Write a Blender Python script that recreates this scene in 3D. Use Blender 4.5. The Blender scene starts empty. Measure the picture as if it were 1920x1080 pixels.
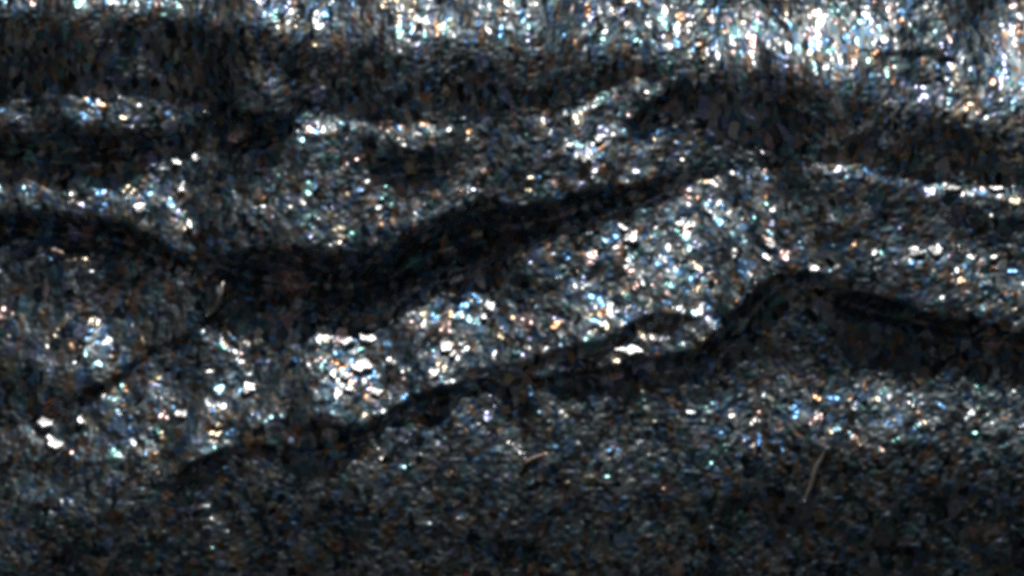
import bpy, math, random
import numpy as np
from mathutils import Vector
R = math.radians
S = bpy.context.scene
C = S.collection

# ------------------------------------------------------------------ camera
PITCH = 50.0
HALF = math.tan(R(17.0))
CAM = np.array([0.0, -1.85, 2.2])
cd = bpy.data.cameras.new('camera'); cam = bpy.data.objects.new('camera', cd); C.objects.link(cam)
cam.location = CAM; cam.rotation_euler = (R(90-PITCH), 0, 0)
cd.sensor_width = 36; cd.lens = 18/HALF; cd.clip_end = 5000; cd.clip_start = 0.01
cd.dof.use_dof = False
S.camera = cam

# ------------------------------------------------------------------ sky and sun (behind the rock, a little to the right)
SUN_EL, SUN_AZ = 46.0, 8.0
w = bpy.data.worlds.new('World'); S.world = w; w.use_nodes = True
nt = w.node_tree
sky = nt.nodes.new('ShaderNodeTexSky'); sky.sky_type = 'NISHITA'; sky.sun_disc = False
sky.sun_elevation = R(SUN_EL); sky.sun_rotation = R(SUN_AZ)
nt.nodes['Background'].inputs['Strength'].default_value = 0.05
hs = nt.nodes.new('ShaderNodeHueSaturation'); hs.inputs['Saturation'].default_value = 0.3   # thin milky cloud
nt.links.new(sky.outputs[0], hs.inputs['Color']); nt.links.new(hs.outputs[0], nt.nodes['Background'].inputs[0])
sd = bpy.data.lights.new('sun', 'SUN'); sun = bpy.data.objects.new('sun', sd); C.objects.link(sun)
sd.energy = 5.0; sd.angle = R(0.5); sd.color = (1, 0.96, 0.9)
sv = Vector((math.sin(R(SUN_AZ))*math.cos(R(SUN_EL)), math.cos(R(SUN_AZ))*math.cos(R(SUN_EL)), math.sin(R(SUN_EL))))
sun.rotation_euler = sv.to_track_quat('Z', 'Y').to_euler(); sun.location = (1, 6, 5)
S.view_settings.view_transform = 'Standard'; S.view_settings.look = 'None'; S.view_settings.gamma = 1
S.view_settings.exposure = -1.8
S.cycles.filter_width = 4.2
S.cycles.use_denoising = False
S.cycles.max_bounces = 3
S.cycles.sample_clamp_indirect = 2.0
S.cycles.sample_clamp_direct = 14.0
rng = np.random.default_rng(11)

# ------------------------------------------------------------------ target brightness chart, turned into relief: bright areas lie flat, dark ones step down
STEP = 2.6
X0, X1, Y0, Y1 = -420, 2340, -160, 1260
gx = np.arange(X0, X1, STEP); gy = np.arange(Y1, Y0, -STEP)
GX, GY = np.meshgrid(gx, gy)              # row 0 = nearest the viewer
NY, NX = GX.shape

def blur(a, s):
    s = s/STEP
    if s < 0.3: return a
    r = int(3*s)+1
    k = np.exp(-0.5*(np.arange(-r, r+1)/s)**2); k /= k.sum()
    a = np.pad(a, ((r, r), (0, 0)), mode='edge')
    a = sum(k[i]*a[i:i+NY] for i in range(2*r+1))
    a = np.pad(a, ((0, 0), (r, r)), mode='edge')
    return sum(k[i]*a[:, i:i+NX] for i in range(2*r+1))

def noise(sx, sy=None, seed=0):
    sy = sy or sx
    g = np.random.default_rng(seed)
    h = int((Y1-Y0)/sy)+4; ww = int((X1-X0)/sx)+4
    n = g.normal(size=(h, ww))
    fx = (GX-X0)/sx; fy = (GY-Y0)/sy
    ix = fx.astype(int); iy = fy.astype(int); fx = fx-ix; fy = fy-iy
    fx = fx*fx*(3-2*fx); fy = fy*fy*(3-2*fy)
    return (n[iy, ix]*(1-fx)*(1-fy)+n[iy, ix+1]*fx*(1-fy)+n[iy+1, ix]*(1-fx)*fy+n[iy+1, ix+1]*fx*fy)

WX = 5*noise(60, seed=1)+5*noise(22, seed=2)+3.5*noise(11, seed=31)
WY = 4*noise(60, seed=3)+4.5*noise(22, seed=4)+3.5*noise(11, seed=32)
PX, PY = GX+WX, GY+WY                      # slightly ragged outlines

def inside(pts):
    m = np.zeros(GX.shape, bool)
    n = len(pts)
    for i in range(n):
        x1, y1 = pts[i]; x2, y2 = pts[(i+1) % n]
        if y1 == y2: continue
        c = ((y1 > PY) != (y2 > PY)) & (PX < (x2-x1)*(PY-y1)/(y2-y1)+x1)
        m ^= c
    return m

V = np.full(GX.shape, 2.0)
def mix(m, val):
    global V
    V = V*(1-m)+val*m
def poly(pts, val, feather=10): mix(blur(inside(pts).astype(float), feather), val)
def dist(pts):
    d = np.full(GX.shape, 1e9)
    for (x1, y1), (x2, y2) in zip(pts[:-1], pts[1:]):
        L = (x2-x1)**2+(y2-y1)**2
        t = np.clip(((PX-x1)*(x2-x1)+(PY-y1)*(y2-y1))/L, 0, 1)
        d = np.minimum(d, np.hypot(PX-x1-t*(x2-x1), PY-y1-t*(y2-y1)))
    return d
def stroke(pts, val, width, soft=8):
    d = dist(pts)
    m = np.clip((width/2+soft/2-d)/soft, 0, 1)
    mix(m*m*(3-2*m), val)
def taper(pts, val, soft=8):               # points (x, y, width)
    m = np.zeros(GX.shape)
    for (x1, y1, w1), (x2, y2, w2) in zip(pts[:-1], pts[1:]):
        L = (x2-x1)**2+(y2-y1)**2
        t = np.clip(((PX-x1)*(x2-x1)+(PY-y1)*(y2-y1))/L, 0, 1)
        d = np.hypot(PX-x1-t*(x2-x1), PY-y1-t*(y2-y1))
        m = np.maximum(m, np.clip(((w1+(w2-w1)*t)/2+soft/2-d)/soft, 0, 1))
    mix(m*m*(3-2*m), val)
def blob(x, y, rx, ry, val, ang=0, k=1.0):
    c, s = math.cos(R(ang)), math.sin(R(ang))
    u = ((GX-x)*c+(GY-y)*s)/rx; v = (-(GX-x)*s+(GY-y)*c)/ry
    mix(k*np.exp(-(u*u+v*v)**1.3), val)

E0, E1 = X0-50, X1+50
# --- foreground sheet
poly([(E0, 690), (700, 700), (900, 690), (1920, 660), (E1, 660), (E1, Y1+50), (E0, Y1+50)], 1.6, 20)
poly([(640, 800), (780, 765), (900, 738), (1100, 735), (1300, 705), (1500, 710), (1700, 700), (1920, 730), (E1, 730), (E1, 850), (1900, 850), (1500, 860), (1100, 880), (700, 900), (500, 900)], 2.7, 28)
poly([(1400, 720), (1900, 730), (1900, 845), (1500, 850)], 3.0, 20)
poly([(E0, 940), (500, 930), (1000, 930), (1500, 900), (E1, 900), (E1, Y1+50), (E0, Y1+50)], 1.1, 50)
poly([(1450, 880), (E1, 870), (E1, Y1+50), (1400, Y1+50)], 1.0, 50)
poly([(E0, 850), (200, 870), (330, 880), (240, 930), (140, 960), (60, 1010), (-60, 1090), (E0, 1200)], 3.5, 16)
stroke([(-100, 1060), (0, 1010), (60, 960), (150, 900), (200, 880)], 1.2, 12, 10)
stroke([(30, 1000), (90, 965), (150, 935)], 3.8, 14, 10)
blob(400, 975, 18, 60, 2.9, -18); blob(430, 1000, 12, 26, 3.2, -20)
blob(1060, 790, 8, 18, 4.2, 10); blob(1165, 838, 8, 16, 4.2, 15); blob(995, 858, 26, 9, 3.2, 25)
blob(860, 965, 50, 20, 2.2); blob(1215, 985, 14, 22, 2.6); blob(1500, 1000, 14, 10, 3.0)
blob(900, 770, 16, 30, 3.2); blob(1370, 790, 60, 26, 2.9); blob(1420, 825, 10, 30, 3.4)
blob(1700, 790, 50, 20, 3.3); blob(1620, 820, 80, 20, 3.0); blob(1820, 760, 50, 20, 3.0); blob(1870, 800, 50, 40, 2.9)
# --- dark hollow on the right above the foreground
poly([(1480, 520), (1600, 535), (1700, 548), (1800, 580), (1920, 600), (E1, 620), (E1, 740), (1920, 715), (1700, 690), (1500, 660), (1380, 690), (1400, 640), (1440, 570)], 1.1, 16)
poly([(1500, 525), (1640, 545), (1760, 585), (1920, 612), (E1, 630), (E1, 660), (1920, 650), (1700, 618), (1560, 575)], 0.6, 18)
# --- bank at the back
poly([(E0, Y0-50), (E1, Y0-50), (E1, 380), (1920, 365), (1800, 345), (1540, 310), (1440, 285), (1260, 200), (1010, 210), (900, 230), (560, 210), (380, 195), (100, 185), (E0, 175)], 0.98, 8)
poly([(E0, Y0-50), (E1, Y0-50), (E1, 240), (1920, 222), (1750, 200), (1620, 178), (1500, 132), (1330, 118), (1200, 102), (1000, 88), (800, 78), (620, 66), (480, 45), (250, 22), (E0, 8)], 3.6, 9)
poly([(1250, Y0-50), (E1, Y0-50), (E1, 200), (1900, 195), (1750, 150), (1500, 110), (1250, 90)], 3.9, 30)
poly([(E0, Y0-50), (600, Y0-50), (600, 16), (400, 0), (E0, -6)], 3.2, 10)
poly([(1250, Y0-50), (E1, Y0-50), (E1, 22), (1600, 18), (1250, 12)], 2.8, 10)
poly([(560, 50), (1000, 74), (1300, 96), (1300, 120), (1000, 100), (560, 78)], 2.7, 12)
poly([(1330, 30), (1620, 45), (1620, 105), (1480, 105), (1330, 70)], 4.5, 14)
blob(1570, 70, 40, 40, 5.0); blob(1880, 105, 80, 60, 5.8); blob(1860, 110, 50, 50, 5.8); blob(1590, 75, 70, 36, 5.0); blob(1520, 85, 12, 30, 5.0, -25); blob(1425, 40, 10, 30, 5.0, -20)
blob(850, 35, 20, 20, 4.8); blob(1095, 45, 22, 20, 4.9); blob(1060, 35, 10, 16, 4.8)
taper([(1590, 92, 4), (1680, 97, 16), (1760, 108, 22), (1830, 118, 6)], 1.3, 8)
poly([(1590, 118), (1840, 130), (1860, 190), (1760, 190), (1640, 165)], 2.6, 12)
blob(1730, 165, 30, 18, 3.4); blob(1620, 165, 14, 14, 3.4); blob(1870, 172, 40, 16, 3.9)
stroke([(1424, 190), (1428, 225)], 2.0, 10, 8)
poly([(290, 105), (360, 105), (380, 170), (300, 150)], 1.35, 12); poly([(440, 110), (640, 150), (560, 180), (450, 150)], 1.4, 12)
taper([(1350, 262, 6), (1420, 250, 14), (1450, 246, 6)], 0.7, 8)
# --- ledge of thin layers, middle and left
poly([(E0, 180), (100, 185), (380, 195), (560, 210), (900, 230), (1010, 212), (1260, 195), (1270, 300), (1180, 340), (950, 380), (850, 375), (750, 440), (680, 465), (520, 455), (350, 470), (230, 410), (130, 395), (E0, 390)], 2.35, 8)
poly([(E0, 178), (90, 176), (250, 186), (380, 196), (400, 225), (250, 232), (E0, 236)], 3.3, 10)
blob(385, 212, 12, 14, 4.7); blob(75, 175, 10, 14, 3.4); blob(135, 195, 14, 10, 3.2); blob(235, 215, 6, 20, 3.2)
poly([(E0, 240), (150, 236), (390, 232), (400, 265), (300, 290), (250, 318), (150, 330), (60, 322), (E0, 300)], 0.75, 10)
poly([(425, 205), (530, 200), (560, 230), (550, 280), (500, 298), (440, 285), (420, 250)], 0.65, 9)
taper([(552, 218, 14), (590, 238, 24), (680, 234, 22), (740, 242, 20), (800, 238, 20), (870, 240, 12)], 4.6, 10)
blob(592, 240, 14, 9, 4.8); blob(745, 250, 8, 8, 4.4); blob(785, 236, 14, 8, 3.9); blob(855, 236, 6, 18, 4.2)
poly([(700, 278), (760, 270), (860, 272), (872, 320), (840, 342), (740, 344), (680, 322)], 0.8, 9)
blob(900, 225, 16, 20, 2.8); blob(905, 325, 8, 18, 3.8); blob(897, 355, 8, 10, 5.0); blob(988, 323, 8, 7, 4.6); blob(937, 240, 12, 10, 3.8)
stroke([(860, 262), (890, 300), (900, 340)], 2.6, 12, 10)
blob(608, 298, 9, 20, 4.0, -15); blob(630, 282, 8, 8, 3.6)
poly([(E0, 338), (0, 345), (60, 345), (130, 350), (130, 372), (0, 385), (E0, 385)], 3.7, 8)
blob(60, 355, 22, 8, 4.3); blob(95, 350, 12, 8, 4.6)
poly([(140, 345), (280, 330), (400, 300), (420, 400), (300, 430), (230, 400)], 3.1, 12)
blob(350, 300, 30, 18, 5.2); blob(262, 392, 14, 18, 5.6); blob(340, 352, 14, 20, 5.2); blob(290, 372, 14, 22, 4.5); blob(356, 425, 9, 16, 5.2, -20)
blob(285, 415, 12, 8, 4.6); blob(210, 370, 12, 10, 3.9); blob(330, 448, 8, 6, 4.2)
blob(455, 368, 12, 9, 4.8); blob(425, 400, 14, 8, 4.2); blob(400, 375, 16, 12, 3.9)
poly([(420, 410), (560, 425), (540, 450), (400, 465), (370, 440)], 1.2, 14)
blob(550, 385, 9, 20, 3.7); blob(597, 400, 10, 9, 4.4); blob(650, 440, 7, 20, 3.7); blob(702, 375, 8, 22, 3.6); blob(760, 388, 10, 8, 3.8)
stroke([(716, 420), (760, 412), (800, 392), (850, 366), (895, 360), (950, 372)], 3.5, 10, 8)
poly([(920, 260), (1060, 250), (1080, 320), (1000, 345), (920, 350)], 1.5, 16)
# --- tongue-like flake in the middle top
poly([(1000, 225), (1080, 190), (1140, 165), (1200, 148), (1240, 168), (1200, 200), (1165, 250), (1140, 275), (1100, 312), (1065, 290), (1050, 250)], 3.2, 6)
taper([(1010, 224, 16), (1080, 198, 18), (1140, 172, 18), (1195, 158, 22), (1222, 172, 18)], 4.7, 8)
taper([(1066, 268, 14), (1080, 292, 18), (1096, 302, 20), (1122, 296, 12)], 4.8, 8)
blob(1120, 262, 14, 10, 5.0); blob(1138, 242, 9, 9, 4.7); blob(1115, 282, 14, 6, 4.4)
poly([(1150, 272), (1172, 225), (1200, 200), (1250, 170), (1282, 150), (1262, 195), (1240, 230), (1200, 262)], 0.35, 5)
poly([(1145, 285), (1200, 262), (1260, 265), (1300, 258), (1330, 290), (1260, 318), (1190, 338), (1150, 330)], 2.6, 8)
taper([(1150, 300, 10), (1172, 318, 14), (1200, 325, 12), (1230, 305, 8)], 4.2, 8)
blob(1190, 284, 14, 8, 4.3); blob(1160, 338, 9, 6, 4.8); blob(1245, 268, 30, 8, 3.0)
# --- right-hand lobes
poly([(1320, 275), (1440, 280), (1540, 305), (1800, 340), (1920, 360), (E1, 370), (E1, 620), (1920, 600), (1800, 575), (1700, 545), (1600, 530), (1490, 518), (1440, 480), (1470, 400), (1440, 330)], 1.9, 8)
blob(1445, 292, 30, 9, 4.8, 8); blob(1480, 292, 30, 8, 3.6)
taper([(1530, 308, 10), (1580, 312, 16), (1650, 330, 18), (1720, 346, 12), (1780, 352, 22), (1830, 362, 10), (1865, 355, 22), (1930, 372, 20), (2100, 380, 16)], 4.8, 8)
blob(1787, 356, 22, 9, 5.4, 20); blob(1868, 358, 26, 9, 5.4, 15); blob(1705, 340, 10, 8, 4.4)
poly([(1540, 345), (1640, 350), (1700, 372), (1640, 395), (1560, 385)], 0.95, 10)
poly([(1740, 385), (1830, 390), (1920, 405), (E1, 410), (E1, 440), (1900, 440), (1800, 430)], 0.8, 10)
stroke([(1735, 372), (1760, 402), (1785, 420)], 3.2, 8, 8); stroke([(1840, 385), (1880, 405)], 3.2, 10, 8)
stroke([(1620, 405), (1600, 440), (1580, 475)], 3.0, 8, 8); stroke([(1515, 375), (1495, 410)], 3.0, 10, 8)
poly([(1680, 470), (1760, 455), (1840, 480), (1920, 500), (E1, 510), (E1, 560), (1920, 550), (1820, 540), (1740, 510)], 3.0, 12)
blob(1720, 478, 18, 14, 5.3); blob(1755, 474, 18, 16, 5.3); blob(1638, 478, 14, 7, 5.0); blob(1522, 508, 14, 9, 5.0); blob(1545, 506, 12, 8, 5.0)
blob(1845, 520, 22, 12, 4.2); blob(1850, 575, 14, 8, 3.6); blob(1900, 540, 30, 20, 3.4); blob(1850, 480, 20, 12, 3.0)
poly([(1560, 520), (1680, 500), (1760, 530), (1700, 548), (1600, 535)], 1.2, 10)
# --- long ridge through the middle
RIDGE = [(1300, 335), (1440, 305), (1475, 345), (1500, 400), (1470, 450), (1440, 500), (1390, 560), (1350, 620), (1310, 660), (1240, 655), (1190, 640), (1100, 690), (960, 700), (900, 725), (800, 750), (730, 765), (700, 800), (640, 825), (560, 840), (470, 840), (400, 860), (320, 890), (200, 885), (60, 880), (E0, 880), (E0, 800), (0, 800), (80, 780), (200, 735), (260, 690), (330, 645), (400, 610), (440, 575), (500, 590), (600, 615), (700, 590), (790, 555), (860, 525), (920, 495), (1000, 460), (1140, 410), (1250, 370)]
poly(RIDGE, 3.6, 5)
poly([(900, 500), (1140, 410), (1250, 375), (1290, 400), (1180, 520), (960, 560)], 2.6, 16)
poly([(400, 620), (440, 580), (520, 600), (540, 660), (400, 720), (260, 740), (240, 710)], 2.8, 12)
poly([(1300, 350), (1440, 320), (1470, 350), (1480, 420), (1440, 490), (1300, 560), (1160, 570), (1230, 470), (1310, 400)], 3.8, 16)
taper([(525, 628, 12), (570, 638, 14), (640, 642, 22), (690, 636, 18), (725, 590, 12)], 4.9, 6)
blob(655, 645, 22, 12, 5.5); blob(690, 640, 18, 9, 5.5, -25); blob(705, 618, 20, 14, 5.4); blob(735, 580, 9, 9, 4.8)
blob(680, 688, 26, 16, 5.7); blob(632, 705, 22, 18, 5.5); blob(660, 735, 12, 9, 5.0); blob(705, 742, 22, 11, 5.2); blob(730, 685, 12, 10, 4.9); blob(765, 686, 12, 7, 4.4)
blob(835, 660, 22, 16, 5.6); blob(838, 645, 10, 20, 4.6); blob(912, 592, 14, 26, 5.4, 20); blob(935, 660, 20, 9, 5.0); blob(890, 632, 18, 10, 4.2); blob(980, 590, 24, 18, 3.9)
blob(460, 732, 20, 12, 5.5); blob(424, 735, 9, 8, 5.0); blob(343, 782, 12, 11, 5.6); blob(320, 762, 16, 12, 4.3); blob(400, 738, 30, 10, 4.0); blob(478, 784, 22, 14, 4.6); blob(410, 786, 12, 8, 4.4); blob(552, 680, 9, 10, 4.7)
blob(86, 797, 14, 10, 5.7); blob(104, 836, 24, 15, 5.9); blob(148, 788, 12, 14, 5.5); blob(112, 790, 14, 10, 4.8); blob(175, 852, 30, 9, 4.7); blob(205, 738, 12, 9, 4.9); blob(150, 768, 20, 14, 4.0)
blob(230, 730, 50, 8, 3.6, -20); blob(235, 830, 18, 18, 3.6); blob(395, 820, 36, 20, 3.7); blob(290, 877, 12, 7, 4.4); blob(310, 884, 12, 7, 4.0); blob(8, 808, 14, 8, 4.6)
poly([(180, 760), (300, 745), (300, 800), (200, 800)], 2.2, 16)
poly([(E0, 858), (0, 862), (200, 862), (300, 856), (300, 868), (200, 878), (0, 892), (E0, 890)], 1.6, 8)
stroke([(600, 705), (560, 720), (600, 745), (650, 765)], 1.7, 10, 12)
poly([(560, 795), (590, 778), (650, 785), (690, 790), (650, 805), (580, 815)], 0.9, 10)
poly([(480, 790), (560, 795), (600, 815), (560, 838), (480, 838), (440, 830)], 1.5, 10)
blob(1176, 446, 15, 19, 5.6, 40); blob(1168, 430, 8, 14, 4.9, -30); blob(1130, 448, 9, 8, 4.9); blob(1118, 470, 8, 7, 4.6); blob(1245, 435, 12, 16, 4.9); blob(1256, 482, 9, 8, 4.4)
blob(1350, 398, 18, 16, 5.0); blob(1355, 380, 8, 9, 4.9); blob(1303, 415, 9, 9, 4.6); blob(1435, 382, 8, 8, 4.4); blob(1450, 462, 12, 12, 5.0); blob(1437, 486, 12, 12, 5.1); blob(1380, 468, 10, 9, 4.4); blob(1305, 550, 9, 9, 4.7); blob(1395, 340, 12, 9, 4.0)
blob(1190, 590, 14, 12, 4.9); blob(1160, 640, 8, 9, 4.9); blob(1075, 575, 30, 12, 4.0); blob(1065, 610, 20, 10, 4.0); blob(1110, 560, 20, 10, 3.8); blob(1060, 640, 20, 12, 3.4)
stroke([(1004, 480), (1004, 620)], 2.0, 6, 8); stroke([(1218, 400), (1212, 440)], 2.0, 8, 8)
# --- fold on the left
poly([(E0, 480), (0, 485), (100, 490), (200, 500), (330, 512), (410, 528), (418, 560), (390, 590), (330, 628), (260, 680), (200, 720), (80, 780), (E0, 800)], 2.3, 6)
poly([(E0, 482), (200, 500), (410, 530), (400, 555), (250, 545), (E0, 535)], 1.5, 12)
poly([(60, 600), (180, 560), (240, 600), (250, 660), (190, 715), (110, 700), (70, 650)], 2.9, 12)
taper([(50, 590, 8), (68, 640, 14), (85, 680, 14), (105, 698, 8)], 3.9, 8)
stroke([(118, 580), (108, 630)], 3.7, 8, 8); stroke([(138, 560), (136, 590)], 3.6, 8, 8); stroke([(190, 580), (186, 620)], 3.6, 8, 8)
stroke([(240, 590), (225, 640), (190, 680)], 3.1, 8, 8); stroke([(318, 570), (308, 620)], 3.6, 10, 8)
taper([(414, 532, 10), (400, 568, 12), (362, 598, 8)], 3.1, 6)
poly([(E0, 690), (0, 700), (60, 710), (150, 730), (120, 765), (0, 790), (E0, 790)], 1.3, 12)
blob(240, 660, 10, 14, 3.8); blob(20, 590, 30, 14, 3.0); blob(15, 640, 12, 20, 2.7)
# --- the deep gap above the ridge and the fold
poly([(E0, 392), (0, 392), (130, 396), (230, 412), (290, 440), (350, 475), (420, 462), (520, 457), (680, 467), (750, 442), (800, 412), (850, 377), (950, 384), (1080, 354), (1180, 344), (1290, 322), (1330, 322), (1250, 368), (1140, 404), (1000, 452), (920, 488), (860, 518), (790, 550), (700, 592), (600, 612), (530, 600), (470, 570), (430, 560), (422, 530), (330, 508), (200, 496), (100, 486), (0, 480), (E0, 478)], 0.5, 5)
poly([(550, 530), (640, 540), (720, 535), (800, 490), (880, 460), (920, 470), (820, 530), (700, 565), (580, 560)], 0.85, 9)
poly([(30, 410), (250, 440), (330, 490), (200, 480), (60, 460)], 0.7, 14)
poly([(900, 410), (1050, 380), (1060, 420), (920, 460)], 0.8, 12)
taper([(425, 560, 28), (400, 598, 28), (350, 628, 20), (290, 658, 14), (240, 692, 12), (160, 735, 18), (60, 770, 20)], 0.2, 6)
# --- the lower gap
taper([(1500, 515, 16), (1450, 540, 34), (1410, 575, 44), (1375, 615, 46), (1335, 665, 49), (1280, 672, 34), (1200, 688, 26), (1110, 704, 23), (1020, 712, 23), (950, 706, 16), (890, 730, 16), (830, 752, 19), (760, 764, 30), (705, 800, 26), (660, 830, 28), (600, 840, 28), (530, 845, 16), (460, 842, 14), (400, 862, 19), (350, 885, 26), (300, 912, 16)], 0.15, 6)
taper([(740, 770, 30), (800, 745, 30), (860, 725, 16)], 0.6, 8)
taper([(1300, 590, 14), (1230, 608, 26), (1170, 630, 30), (1110, 662, 20), (1030, 668, 14), (970, 684, 12), (900, 700, 10)], 0.7, 8)
taper([(1010, 690, 8), (1080, 686, 10), (1140, 672, 12), (1190, 664, 10)], 2.6, 5)
taper([(560, 812, 20), (620, 806, 34), (680, 805, 20)], 0.7, 8)
blob(1290, 628, 36, 18, 2.2)

# small-scale unevenness of the layers
V0 = V.copy()
lit = np.clip((V-0.9)/1.6, 0, 1)*np.clip((GY-60)/160, .35, 1)
V = V+lit*(0.5*noise(52, 40, 5)+0.6*noise(24, 20, 6)+0.42*noise(13, 12, 7))+(1-lit)*(0.12*noise(40, 30, 8)+0.10*noise(14, 12, 9))
V = V+lit*0.4*np.clip((960-GX)/960, 0, 1)*(GY > 240)  # left side tilted flatter to lift its brightness
V = np.clip(V, 0.0, 6.0)
ANG = np.interp(V, [0, 0.5, 0.8, 1, 1.5, 2, 2.5, 3, 4, 5, 6], [100, 84, 66, 43, 35, 30, 25.5, 21, 11.5, 1, -2])
# a dark gap = an overhanging wall and, at its foot, a flat shelf lying in the wall's shadow
gap = V0 < 0.9
f = np.zeros(GX.shape)
run = np.zeros(NX)
for j in range(NY): run = np.where(gap[j], run+1, 0); f[j] = run
tot = np.zeros(NX)
for j in range(NY-1, -1, -1):
    tot = np.where(gap[j], np.maximum(tot, f[j]), 0)
    f[j] = np.where(gap[j], f[j]/np.maximum(tot, 1), 0)
VIEWP = np.degrees(np.arctan((GY-540)/960*HALF))+PITCH
ANG = ANG-(VIEWP-PITCH)/2
TH = np.full(GX.shape, 0.55); TH[(GY > 345) & (GY < 640) & (GX < 1350)] = 0.50; TH[(GY > 345) & (GY < 640) & (GX < 400)] = 0.60; TH[GY < 350] = 0.44; TH[(GX < 1420) & (GY > 640)] = 0.50; TH[(GX > 1350) & (GY > 480) & (GY < 700)] = 0.50
TH = blur(TH, 12)
SHELF = blur((gap & (f < TH)).astype(float), 4)
WALL = blur((gap & (f >= TH)).astype(float), 4)
ANG = np.clip(ANG, -10, 60)*(1-SHELF-WALL)+SHELF*(-2)+WALL*(100+(f-0.84)*40)

# march every line of sight up the slope so that the relief stands where the photograph has it
cp, sp = math.cos(R(PITCH)), math.sin(R(PITCH))
U = (GX-960)/960*HALF; W_ = (540-GY)/960*HALF
D = np.stack([U, cp+W_*sp, -sp+W_*cp], -1)
T = np.zeros(GX.shape)
T[0] = -CAM[2]/D[0, :, 2]
BASE = math.tan(R(20))
def ksm(a, s):
    r = int(3*s)+1; k = np.exp(-0.5*(np.arange(-r, r+1)/s)**2); k /= k.sum()
    return np.convolve(np.pad(a, r, mode='edge'), k, 'valid')
for j in range(1, NY):
    P = CAM+T[j-1][:, None]*D[j-1]
    d = D[j]
    zref = BASE*(P[:, 1]+0.9)
    th = ANG[j]
    lk = np.clip((85-th)/30, 0, 1)
    th = th-lk*50*(P[:, 2]-zref)
    th = np.radians(th)
    si, co = np.sin(th), np.cos(th)
    T[j] = ksm((si*(CAM[1]-P[:, 1])-co*(CAM[2]-P[:, 2]))/(co*d[:, 2]-si*d[:, 1]), 2.0)   # neighbouring lines stay together
T = T*(1+0.00026*noise(9, 8, 21)+0.0002*noise(5.5, 5.5, 22))
POS = CAM+T[..., None]*D
print('z range', POS[..., 2].min(), POS[..., 2].max(), 'y', POS[..., 1].min(), POS[..., 1].max(), 'tmin', T.min(), T.max())

NRM = np.cross(np.gradient(POS, axis=1), np.gradient(POS, axis=0)); NRM /= np.linalg.norm(NRM, axis=2, keepdims=True)
def surf(x, y):
    """point of the rock surface on which the thing seen at x, y lies, and its normal"""
    i = int(round((x-X0)/STEP)); j = int(round((Y1-y)/STEP))
    p = POS[j, i]; a = POS[j, i+3]-POS[j, i-3]; b = POS[j+3, i]-POS[j-3, i]
    n = np.cross(a, b); n /= np.linalg.norm(n)
    return Vector(p), Vector(n)

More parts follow.
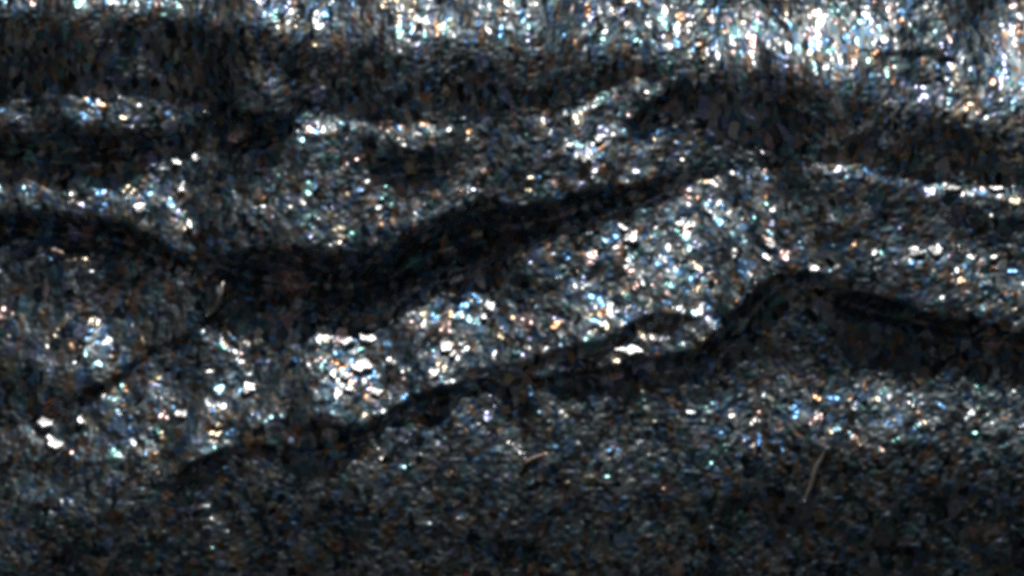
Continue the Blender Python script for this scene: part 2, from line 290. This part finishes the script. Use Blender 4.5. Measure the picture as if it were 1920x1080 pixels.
# ------------------------------------------------------------------ glittering rock material
def rock_mat(name, scale=(1.1, .85, .85), spread=0.44, gloss=0.9, dark=0.006, grain=88.0, rough=0.27, tilt=0.0, warm=0.0, sheen=0.34):
    m = bpy.data.materials.new(name); m.use_nodes = True
    t = m.node_tree; N = t.nodes; L = t.links
    for n in list(N): N.remove(n)
    out = N.new('ShaderNodeOutputMaterial')
    tc = N.new('ShaderNodeTexCoord'); mp = N.new('ShaderNodeMapping')
    mp.inputs['Scale'].default_value = scale; mp.inputs['Rotation'].default_value = (0, 0, R(tilt))
    L.new(tc.outputs['Object'], mp.inputs['Vector'])
    nz = N.new('ShaderNodeTexNoise'); nz.inputs['Scale'].default_value = grain*0.55; nz.inputs['Detail'].default_value = 1
    L.new(mp.outputs[0], nz.inputs['Vector'])
    wp = N.new('ShaderNodeVectorMath'); wp.operation = 'MULTIPLY_ADD'
    wp.inputs[1].default_value = (1.1/grain,)*3
    L.new(nz.outputs['Color'], wp.inputs[0]); L.new(mp.outputs[0], wp.inputs[2])
    geo = N.new('ShaderNodeNewGeometry')
    def layer(sc, spr, gl, ro):
        v = N.new('ShaderNodeTexVoronoi'); v.inputs['Scale'].default_value = sc
        L.new(wp.outputs[0], v.inputs['Vector'])
        s = N.new('ShaderNodeVectorMath'); s.operation = 'SUBTRACT'; s.inputs[1].default_value = (.5, .5, .5)
        L.new(v.outputs['Color'], s.inputs[0])
        k = N.new('ShaderNodeVectorMath'); k.operation = 'MULTIPLY_ADD'; k.inputs[1].default_value = (spr,)*3
        L.new(s.outputs[0], k.inputs[0]); L.new(geo.outputs['Normal'], k.inputs[2])
        nn = N.new('ShaderNodeVectorMath'); nn.operation = 'NORMALIZE'; L.new(k.outputs[0], nn.inputs[0])
        wn = N.new('ShaderNodeTexWhiteNoise'); wn.noise_dimensions = '3D'
        L.new(v.outputs['Position'], wn.inputs['Vector'])
        cr = N.new('ShaderNodeValToRGB'); cr.color_ramp.interpolation = 'CONSTANT'
        pal = [(0.0, (.82, .88, .95)), (.28, (.20, .48, .92)), (.44, (.92, .50, .28)), (.52, (.38, .68, .82)), (.64, (.8, .78, .76)), (.78, (.88, .60, .56)), (.84, (.52, .55, .88)), (.90, (.88, .74, .52)), (.95, (.26, .58, .56))]
        e = cr.color_ramp.elements; e[0].position = 0; e[0].color = (*pal[0][1], 1); e[1].position = pal[1][0]; e[1].color = (*pal[1][1], 1)
        for p, c in pal[2:]:
            q = e.new(p); q.color = (*c, 1)
        L.new(wn.outputs['Value'], cr.inputs[0])
        g = N.new('ShaderNodeBsdfGlossy'); g.distribution = 'GGX'; g.inputs['Roughness'].default_value = ro
        sc2 = N.new('ShaderNodeVectorMath'); sc2.operation = 'SCALE'; sc2.inputs['Scale'].default_value = gl
        pw = N.new('ShaderNodeMath'); pw.operation = 'POWER'; pw.inputs[1].default_value = 1.6      # some grains are clean crystal, most are dusty
        sx = N.new('ShaderNodeSeparateColor'); L.new(wn.outputs['Color'], sx.inputs[0]); L.new(sx.outputs[1], pw.inputs[0])
        pm = N.new('ShaderNodeMath'); pm.operation = 'MULTIPLY'; pm.inputs[1].default_value = gl*1.1; L.new(pw.outputs[0], pm.inputs[0]); L.new(pm.outputs[0], sc2.inputs['Scale'])
        L.new(cr.outputs[0], sc2.inputs[0]); L.new(sc2.outputs[0], g.inputs['Color']); L.new(nn.outputs[0], g.inputs['Normal'])
        return g, cr, v, wn
    g1, cr1, v1, w1 = layer(grain, spread, gloss, rough)
    g2, cr2, v2, w2 = layer(grain*0.62, spread*1.1, gloss*1.3, rough*0.7)
    soft = N.new('ShaderNodeHueSaturation'); soft.inputs['Saturation'].default_value = 0.75; cool = N.new('ShaderNodeVectorMath'); cool.operation = 'MULTIPLY'; cool.inputs[1].default_value = (.80, 1.0, 1.08)
    L.new(cr1.outputs[0], cool.inputs[0]); L.new(cool.outputs[0], soft.inputs['Color'])
    df = N.new('ShaderNodeBsdfDiffuse')
    dm = N.new('ShaderNodeVectorMath'); dm.operation = 'MULTIPLY_ADD'
    dm.inputs[1].default_value = (dark*0.6, dark*0.75, dark*0.7); dm.inputs[2].default_value = (dark*0.8*(1+warm), dark*0.85, dark*0.8)
    L.new(soft.outputs[0], dm.inputs[0]); L.new(dm.outputs[0], df.inputs['Color'])
    mx = N.new('ShaderNodeMixShader')
    th = N.new('ShaderNodeMath'); th.operation = 'GREATER_THAN'; th.inputs[1].default_value = 0.72
    L.new(w2.outputs['Value'], th.inputs[0]); L.new(th.outputs[0], mx.inputs[0])
    L.new(g1.outputs[0], mx.inputs[1]); L.new(g2.outputs[0], mx.inputs[2])
    # broad satin sheen of the fine dust between the grains
    g3 = N.new('ShaderNodeBsdfGlossy'); g3.inputs['Roughness'].default_value = 0.58
    c3 = N.new('ShaderNodeVectorMath'); c3.operation = 'MULTIPLY_ADD'
    c3.inputs[1].default_value = (sheen*1.2,)*3; c3.inputs[2].default_value = (sheen*.03, sheen*.05, sheen*.07)
    c4 = N.new('ShaderNodeVectorMath'); c4.operation = 'SCALE'; sv_ = N.new('ShaderNodeSeparateColor'); L.new(w1.outputs['Color'], sv_.inputs[0])
    L.new(sv_.outputs[2], c4.inputs['Scale']); L.new(soft.outputs[0], c4.inputs[0])
    L.new(c4.outputs[0], c3.inputs[0]); L.new(c3.outputs[0], g3.inputs['Color'])
    a3 = N.new('ShaderNodeAddShader'); L.new(df.outputs[0], a3.inputs[0]); L.new(g3.outputs[0], a3.inputs[1])
    ad = N.new('ShaderNodeAddShader'); L.new(a3.outputs[0], ad.inputs[0]); L.new(mx.outputs[0], ad.inputs[1])
    L.new(ad.outputs[0], out.inputs['Surface'])
    return m

M_ROCK = rock_mat('dark_glitter_rock')
M_BACK = rock_mat('streaked_glitter_rock', scale=(1.4, .5, 1.1), tilt=-12, gloss=0.95, sheen=0.42)
M_FOLD = rock_mat('fibrous_glitter_rock', scale=(1.1, .5, .7), tilt=-8)
M_GROUND = rock_mat('dark_grit', gloss=0.42)

# ------------------------------------------------------------------ split the surface into the separate slabs
REG = np.zeros(GX.shape, int)
def region(k, pts): REG[inside(pts)] = k
region(1, [(E0, Y0-60), (E1, Y0-60), (E1, 372), (1920, 358), (1800, 338), (1540, 303), (1440, 283), (1300, 262), (1270, 200), (1230, 160), (1200, 142), (1140, 158), (1000, 210), (900, 228), (560, 208), (380, 193), (100, 180), (E0, 175)])
region(2, [(E0, 175), (100, 180), (380, 193), (560, 208), (900, 228), (1010, 210), (1270, 195), (1300, 262), (1340, 290), (1330, 322), (1250, 368), (1140, 404), (1000, 452), (920, 488), (860, 518), (790, 550), (700, 592), (600, 612), (530, 600), (470, 570), (430, 560), (422, 530), (330, 508), (200, 496), (100, 486), (0, 480), (E0, 478)])
region(3, [(1000, 216), (1080, 186), (1140, 158), (1200, 142), (1250, 160), (1290, 150), (1265, 200), (1240, 235), (1200, 264), (1150, 280), (1100, 318), (1060, 295), (1050, 250)])
region(7, [(1320, 275), (1440, 283), (1540, 303), (1800, 338), (1920, 358), (E1, 372), (E1, 650), (1920, 640), (1760, 610), (1600, 565), (1490, 540), (1450, 520), (1440, 480), (1470, 400), (1440, 310)])
region(5, [(x, y) for x, y in RIDGE])
region(5, [(320, 890), (300, 915), (350, 895), (400, 872), (470, 852), (600, 852), (680, 840), (720, 806), (770, 778), (830, 760), (950, 716), (960, 690), (800, 740), (700, 790), (400, 850)])
region(6, [(900, 720), (960, 690), (1030, 675), (1110, 668), (1180, 640), (1240, 650), (1310, 655), (1350, 620), (1440, 500), (1490, 520), (1450, 560), (1390, 640), (1350, 695), (1290, 690), (1200, 700), (1100, 715), (1000, 723), (930, 722)])
region(4, [(E0, 478), (0, 480), (100, 486), (200, 496), (330, 508), (422, 530), (432, 560), (410, 605), (330, 645), (260, 690), (200, 735), (80, 780), (E0, 800)])
region(5, [(1300, 335), (1340, 322), (1440, 305), (1475, 345), (1500, 400), (1470, 450), (1440, 500), (1390, 560), (1350, 620), (1310, 660), (1240, 655), (1190, 632), (1240, 560), (1250, 400)])

def make_mesh(name, faces_mask, mat, skirt=0.035):
    """closed-sided slab of the rock: its top face plus a rim that goes down into the rock below"""
    idx = np.full((NY, NX), -1)
    jj, ii = np.nonzero(faces_mask)
    quads = np.stack([jj*NX+ii, jj*NX+ii+1, (jj+1)*NX+ii+1, (jj+1)*NX+ii], 1)
    used, inv = np.unique(quads.ravel(), return_inverse=True)
    q = inv.reshape(-1, 4)
    co = POS.reshape(-1, 3)[used]
    org = np.array([co[:, 0].mean(), co[:, 1].mean(), co[:, 2].min()-skirt])
    # border edges
    ed = np.concatenate([q[:, [0, 1]], q[:, [1, 2]], q[:, [2, 3]], q[:, [3, 0]]])
    key = np.sort(ed, 1); _, first, cnt = np.unique(key, axis=0, return_index=True, return_counts=True)
    bd = ed[first[cnt == 1]]
    bv = np.unique(bd); k1 = {int(v): len(co)+k for k, v in enumerate(bv)}; k2 = {v: k+len(bv) for v, k in k1.items()}
    co2 = co[bv]-NRM.reshape(-1, 3)[used[bv]]*skirt
    sk = np.array([[k1[int(a)], k2[int(a)], k2[int(b)], k1[int(b)]] for a, b in bd])
    allco = np.concatenate([co, co[bv], co2])-org
    fc = np.concatenate([q, sk])
    me = bpy.data.meshes.new(name)
    me.vertices.add(len(allco)); me.vertices.foreach_set('co', allco.ravel())
    me.loops.add(fc.size); me.loops.foreach_set('vertex_index', fc.ravel().astype(np.int32))
    me.polygons.add(len(fc)); me.polygons.foreach_set('loop_start', (np.arange(len(fc))*4).astype(np.int32))
    me.polygons.foreach_set('loop_total', np.full(len(fc), 4, np.int32))
    me.polygons.foreach_set('use_smooth', np.concatenate([np.ones(len(q), bool), np.zeros(len(sk), bool)]))
    me.update(); me.validate()
    me.materials.append(mat)
    o = bpy.data.objects.new(name, me); C.objects.link(o); o.location = org
    return o

FR = REG[:-1, :-1]
ROCKS = {
    1: ('rock_bank', M_BACK, 'dark rock bank along the top edge, its crest streaked white, blue and orange', 'rock'),
    2: ('rock_ledge', M_ROCK, 'dark layered rock ledge with a bright cluster of glints, overhanging the wide black gap', 'rock'),
    3: ('rock_flake', M_ROCK, 'small tongue-shaped rock flake with a speckled rim beside a black leaf-shaped hole', 'rock'),
    4: ('rock_fold', M_FOLD, 'dark fibrous rock fold at the left with fine upright streaks and a curled pale lip', 'rock'),
    5: ('rock_ridge', M_ROCK, 'long glittering rock ridge running diagonally between the two black gaps', 'rock'),
    6: ('rock_sliver', M_ROCK, 'thin dark rock sliver wedged under the glittering ridge, along the lower black gap', 'rock'),
    7: ('rock_lobe', M_ROCK, 'dark lumpy rock lobe at the right with a thin bright crest and sparkling lower rim', 'rock'),
}
things = {}
for k, (nm, mat, lab, cat) in ROCKS.items():
    o = make_mesh(nm, FR == k, mat); o['label'] = lab; o['category'] = cat
    things[k] = o
g = make_mesh('ground', FR == 0, M_GROUND); g['kind'] = 'structure'

# low ground under the slabs; unseen raised sides added to block low sky light
def sky_block_terrain():
    nr, na = 46, 96; rr = np.concatenate([[0], np.geomspace(.25, 12, nr-8), [30, 80, 200, 500, 1200, 2500, 4000]]); g = np.random.default_rng(5)
    ph = rng.normal(size=8)*3; vs = []; fs = []
    for r in rr:
        for a in range(na):
            q = 2*math.pi*a/na; x = r*math.cos(q); y = -.3+r*math.sin(q)
            south = .5-.5*math.sin(q)                       # 1 behind the viewer
            z = min(max(BASE*(y+.9), -.55), .62)-.10
            top = 3.0+8.0*min(1, max(0, (south-.42)/.3))
            s_ = min(1, max(0, (r-2.6-.6*south)/(2.2+1.2*south))); s_ = s_*s_*(3-2*s_)
            z += top*s_*(1+.12*math.sin(3*q+ph[0])+.08*math.sin(7*q+ph[1]+r))
            if 2.4 < r < 40: z += .10*s_*g.normal()*min(r/5, 2); x += .06*r*s_*g.normal()*.6
            vs.append((x, y, z))
    for i in range(len(rr)-1):
        for a in range(na):
            b = (a+1) % na; fs.append((i*na+a, (i+1)*na+a, (i+1)*na+b, i*na+b))
    me = bpy.data.meshes.new('terrain_sky_block'); me.from_pydata(vs, [], fs); me.update()
    m = bpy.data.materials.new('dark_sky_block'); m.use_nodes = True; t = m.node_tree; b = t.nodes['Principled BSDF']; b.inputs['Roughness'].default_value = .8
    nz = t.nodes.new('ShaderNodeTexNoise'); nz.inputs['Scale'].default_value = 6; nz.inputs['Detail'].default_value = 8
    cr = t.nodes.new('ShaderNodeValToRGB'); cr.color_ramp.elements[0].color = (.012, .013, .013, 1); cr.color_ramp.elements[1].color = (.05, .05, .048, 1)
    tc = t.nodes.new('ShaderNodeTexCoord'); t.links.new(tc.outputs['Object'], nz.inputs['Vector'])
    t.links.new(nz.outputs[0], cr.inputs[0]); t.links.new(cr.outputs[0], b.inputs['Base Color'])
    me.materials.append(M_GROUND); me.materials.append(m)
    for p in me.polygons:
        p.use_smooth = True; p.material_index = 0 if (Vector(p.center)-Vector((0, -.3, 0))).length < 3 else 1
    o = bpy.data.objects.new('terrain_sky_block', me); C.objects.link(o); o['kind'] = 'structure'
sky_block_terrain()

# ------------------------------------------------------------------ loose chips and fibres on the rock, and plates standing for sun glints
def chip_mat(name, col, rough=0.3, metal=0.0, spec=0.8):
    m = bpy.data.materials.new(name); m.use_nodes = True
    t = m.node_tree; b = t.nodes['Principled BSDF']
    tc = t.nodes.new('ShaderNodeTexCoord'); nz = t.nodes.new('ShaderNodeTexNoise'); nz.inputs['Scale'].default_value = 260; nz.inputs['Detail'].default_value = 3
    cr = t.nodes.new('ShaderNodeValToRGB'); cr.color_ramp.elements[0].color = (*[c*.45 for c in col], 1); cr.color_ramp.elements[1].color = (*col, 1)
    cr.color_ramp.elements[0].position = .3; cr.color_ramp.elements[1].position = .6
    t.links.new(tc.outputs['Object'], nz.inputs['Vector']); t.links.new(nz.outputs[0], cr.inputs[0]); t.links.new(cr.outputs[0], b.inputs['Base Color'])
    bp = t.nodes.new('ShaderNodeBump'); bp.inputs['Strength'].default_value = .15; bp.inputs['Distance'].default_value = .003
    t.links.new(nz.outputs[0], bp.inputs['Height']); t.links.new(bp.outputs[0], b.inputs['Normal'])
    b.inputs['Roughness'].default_value = rough; b.inputs['Metallic'].default_value = metal; b.inputs['Specular IOR Level'].default_value = spec
    return m
M_GLINT = chip_mat('pale_glint', (.85, .87, .9), .34, .85)
M_PALE = chip_mat('pale_pink_stone', (.75, .55, .5), .5, .2)
M_GREEN = chip_mat('grey_green_stone', (.45, .6, .55), .5, .3)
M_FIBRE = chip_mat('pale_fibre', (.95, .88, .8), .35, .5)
M_RED = chip_mat('red_grain', (.75, .03, .05), .4, 0)
M_BLUE = chip_mat('blue_grain', (.08, .3, .75), .35, .6)
PXM = 2.85*HALF/960                        # metres per photograph pixel near the middle
def slab_chip(name, mat, x, y, w_px, h_px, rot=0, normal=None, thick=.35, seed=0, lift=0.0):
    """irregular faceted plate of mineral, half sunk in the rock"""
    g = random.Random(seed); p, n = surf(x, y)
    nrm = (normal or n).normalized()
    ex = Vector((1, 0, 0)); ex = (ex-nrm*ex.dot(nrm)).normalized(); ey = nrm.cross(ex)
    a, b = w_px*PXM/2, h_px*PXM/2; k = g.choice([9, 10, 11])
    th = min(a, b)*thick+.002
    vs = []; c, s_ = math.cos(R(rot)), math.sin(R(rot))
    ring = []
    for i in range(k):
        q = 2*math.pi*(i+g.uniform(-.28, .28))/k; r = g.choice([g.uniform(.5, .8), g.uniform(.85, 1.25)])
        u, v = a*r*math.cos(q), b*r*math.sin(q)
        ring.append((u*c+v*s_, -u*s_+v*c))
    for sc_, z in ((.94, -th*1.6), (1.0, 0.0), (.80, th*.75)):
        for u, v in ring: vs.append(ex*(u*sc_)+ey*(v*sc_)+nrm*z)
    vs.append(nrm*(th*.95)+ex*a*g.uniform(-.25, .25)+ey*b*g.uniform(-.25, .25)); top = len(vs)-1
    fs = [tuple(range(k-1, -1, -1))]
    for l in (0, 1):
        for i in range(k):
            j = (i+1) % k; fs.append((l*k+i, l*k+j, (l+1)*k+j, (l+1)*k+i))
    for i in range(k): fs.append((2*k+i, 2*k+(i+1) % k, top))
    me = bpy.data.meshes.new(name); me.from_pydata([tuple(v) for v in vs], [], fs); me.update(); me.materials.append(mat)
    o = bpy.data.objects.new(name, me); C.objects.link(o); o.location = p+nrm*(lift+th*.5+.002)
    return o
def facing(x, y, j=0.0, seed=0):           # normal that mirrors the sun into the camera, a little scattered
    p, n = surf(x, y); g = random.Random(seed)
    v = (Vector(CAM)-p).normalized(); h = (v+sv).normalized()
    return (h+Vector((g.uniform(-j, j), g.uniform(-j, j), 0))).normalized()

GLINT_PLATES = [   # x, y, width, height, tilt, label; plates added to stand for sun glints
 (103, 837, 38, 22, 10, 'large blocky white glint plate shining at the far left end of the glittering ridge'),
 (86, 797, 24, 18, 0, 'round white glint plate just above the large blocky one at the left'),
 (149, 789, 13, 20, 0, 'small upright white glint plate right of the round white one at the left'),
 (343, 782, 20, 17, 15, 'lone round white glint plate on the lower left part of the ridge'),
 (463, 731, 28, 17, -8, 'white four-sided glint plate on the ridge, below the left end of the bright rim'),
 (680, 690, 34, 24, 5, 'largest white glint plate at the centre left of the ridge, under the bright rim'),
 (625, 703, 15, 22, 0, 'left glint plate of the pair just left of the largest centre one'),
 (645, 708, 14, 16, 20, 'right glint plate of the pair just left of the largest centre one'),
 (656, 732, 13, 13, 0, 'small pinkish-white glint plate below the pair, near the lower gap'),
 (707, 741, 22, 13, 0, 'flat white glint plate nearest the lower gap at the centre left'),
 (688, 639, 30, 15, 20, 'slanted oval white glint plate on the bright rim below the deep gap'),
 (648, 643, 30, 15, -25, 'white glint plate on the bright rim, left of the slanted oval one'),
 (698, 612, 22, 15, 0, 'white glint plate climbing the right end of the bright rim'),
 (836, 655, 18, 24, 0, 'tall white glint plate right of centre on the ridge with a blue fringe'),
 (848, 668, 12, 12, 0, 'little white glint plate touching the foot of the tall one'),
 (732, 684, 15, 13, 0, 'single small white glint plate between the largest one and the tall one'),
 (918, 580, 20, 20, 30, 'ragged white glint plate in the middle of the ridge'),
 (905, 598, 12, 14, 0, 'small white glint plate below left of the ragged one in mid ridge'),
 (1178, 452, 22, 20, 0, 'bright white glint plate high on the ridge with a thin streak above it'),
 (1168, 430, 8, 24, -35, 'thin streak-like white glint plate leaning over the bright one high on the ridge'),
 (1437, 487, 18, 14, 30, 'white glint plate at the right edge of the ridge above the black gap'),
 (1447, 464, 14, 14, 0, 'cream glint plate on the right edge of the ridge, just above its white neighbour'),
 (262, 394, 24, 24, -20, 'big wedge-shaped white glint plate at the left edge of the dark gap'),
 (356, 424, 11, 22, -20, 'narrow white glint plate hanging low beside the left end of the deep gap'),
 (340, 355, 12, 24, 5, 'upright white glint plate under the bright cluster on the ledge'),
 (332, 308, 18, 14, 0, 'left white glint plate in the bright cluster on the ledge at upper left'),
 (366, 300, 14, 18, 0, 'right white glint plate in the bright cluster on the ledge at upper left'),
 (385, 211, 14, 17, -25, 'blue-white glint plate alone above the bright cluster, under the rock bank'),
 (1095, 300, 18, 18, 20, 'white glint plate at the lower tip of the tongue-shaped rock flake'),
 (1071, 276, 13, 12, 0, 'small white glint plate left of the tip of the tongue-shaped rock flake'),
 (1121, 263, 20, 14, 0, 'white glint plate in the middle of the tongue-shaped rock flake'),
 (1717, 478, 22, 17, 0, 'left one of two white glint plates on the right-hand rock lobe'),
 (1755, 474, 24, 22, 0, 'right, ragged one of two white glint plates on the right-hand rock lobe'),
 (1638, 478, 15, 12, 0, 'small white glint plate on the right-hand lobe, left of the bright pair'),
 (1526, 507, 24, 13, 0, 'low wide white glint plate at the left foot of the right-hand lobe'),
 (1787, 357, 22, 11, 18, 'slanted white glint plate on the thin bright crest at the right'),
 (1866, 358, 22, 10, 14, 'white glint plate on the thin bright crest, near the right edge'),
 (1440, 291, 26, 10, 12, 'long bluish-white glint plate where the bank meets the ridge top'),
 (1178, 662, 36, 18, 5, 'bright white oval chip lying inside the lower black gap under the ridge'),
]
for i, (x, y, a, b, r, lab) in enumerate(GLINT_PLATES):
    o = slab_chip('glint_plate', M_GLINT, x, y, a*1.3, b*1.4, r, facing(x, y, .10, i), seed=i+5, thick=.22)
    o['label'] = lab; o['category'] = 'mineral flake'; o['group'] = 'white mineral flakes shining on the rock'
def loose(name, mat, x, y, a, b, r, lab, cat, nrm=None, **k):
    o = slab_chip(name, mat, x, y, a, b, r, nrm, **k); o['label'] = lab; o['category'] = cat; return o
loose('stone_chip', M_PALE, 106, 482, 28, 10, 14, 'small dull pink stone chip lying in the dark gap at the left', 'stone chip', facing(106, 482), seed=90, lift=.01)
loose('stone_chip', M_GREEN, 1706, 597, 38, 12, 4, 'dull grey-green stone chip in the dark hollow at the right', 'stone chip', facing(1706, 597), seed=91, lift=.006)
loose('stone_chip', M_PALE, 1000, 862, 44, 10, -22, 'pale pinkish stone chip lying on the dark foreground, below the lower gap', 'stone chip', facing(1000, 862, .3, 4), seed=92)
loose('red_grain', M_RED, 876, 1077, 7, 6, 0, 'tiny red grain at the bottom edge of the picture', 'grain', seed=93, lift=.002)
loose('stone_chip', M_PALE, 905, 326, 14, 22, 0, 'small salmon-pink stone chip on the ledge above the deep gap', 'stone chip', facing(905, 326), seed=94)
loose('blue_grain', M_BLUE, 1424, 828, 10, 34, 4, 'narrow upright blue grain on the dark foreground at the right', 'grain', facing(1424, 828), seed=95)
loose('blue_grain', M_BLUE, 552, 679, 12, 12, 0, 'small bright blue grain on the ridge, below left of the bright rim', 'grain', facing(552, 679), seed=96)

def fibre(pts, rad_px, lab, name='fibre'):
    """thin tapering strand that follows the rock"""
    P = []
    for (xa, ya), (xb, yb) in zip(pts[:-1], pts[1:]):
        for q in range(6): P.append((xa+(xb-xa)*q/6, ya+(yb-ya)*q/6))
    P.append(pts[-1]); C3 = [surf(x, y) for x, y in P]; org = C3[0][0].copy()
    for _ in range(8):
        C3 = [C3[0]]+[((C3[i-1][0]+C3[i][0]*2+C3[i+1][0])/4, ((C3[i-1][1]+C3[i][1]+C3[i+1][1])/3).normalized()) for i in range(1, len(C3)-1)]+[C3[-1]]
    me = bpy.data.meshes.new(name); vs = []; fs = []; K = 6; n = len(C3)
    for i, (p, nn) in enumerate(C3):
        t = (C3[min(i+1, n-1)][0]-C3[max(i-1, 0)][0]).normalized(); sx = t.cross(nn).normalized(); up = sx.cross(t)
        r = rad_px*PXM*(.35+.65*math.sin(math.pi*(i+.6)/(n+.2)))
        for k in range(K):
            a = 2*math.pi*k/K; vs.append(tuple(p-org+nn*rad_px*PXM*1.6+sx*math.cos(a)*r+up*math.sin(a)*r))
        if i:
            for k in range(K):
                k2 = (k+1) % K; fs.append(((i-1)*K+k, (i-1)*K+k2, i*K+k2, i*K+k))
    fs.append(tuple(range(K))); fs.append(tuple(range(n*K-1, (n-1)*K-1, -1)))
    me.from_pydata(vs, [], fs); me.update(); me.materials.append(M_FIBRE)
    for f_ in me.polygons: f_.use_smooth = True
    o = bpy.data.objects.new(name, me); C.objects.link(o); o.location = org
    o['label'] = lab; o['category'] = 'fibre'; return o
fibre([(1548, 842), (1538, 862), (1526, 885), (1519, 912), (1506, 940)], 4.6, 'thin pale fibre standing out on the dark foreground at lower right')
fibre([(416, 530), (414, 552), (402, 576), (385, 592)], 4.0, 'pale curved fibre along the lip of the left fold')
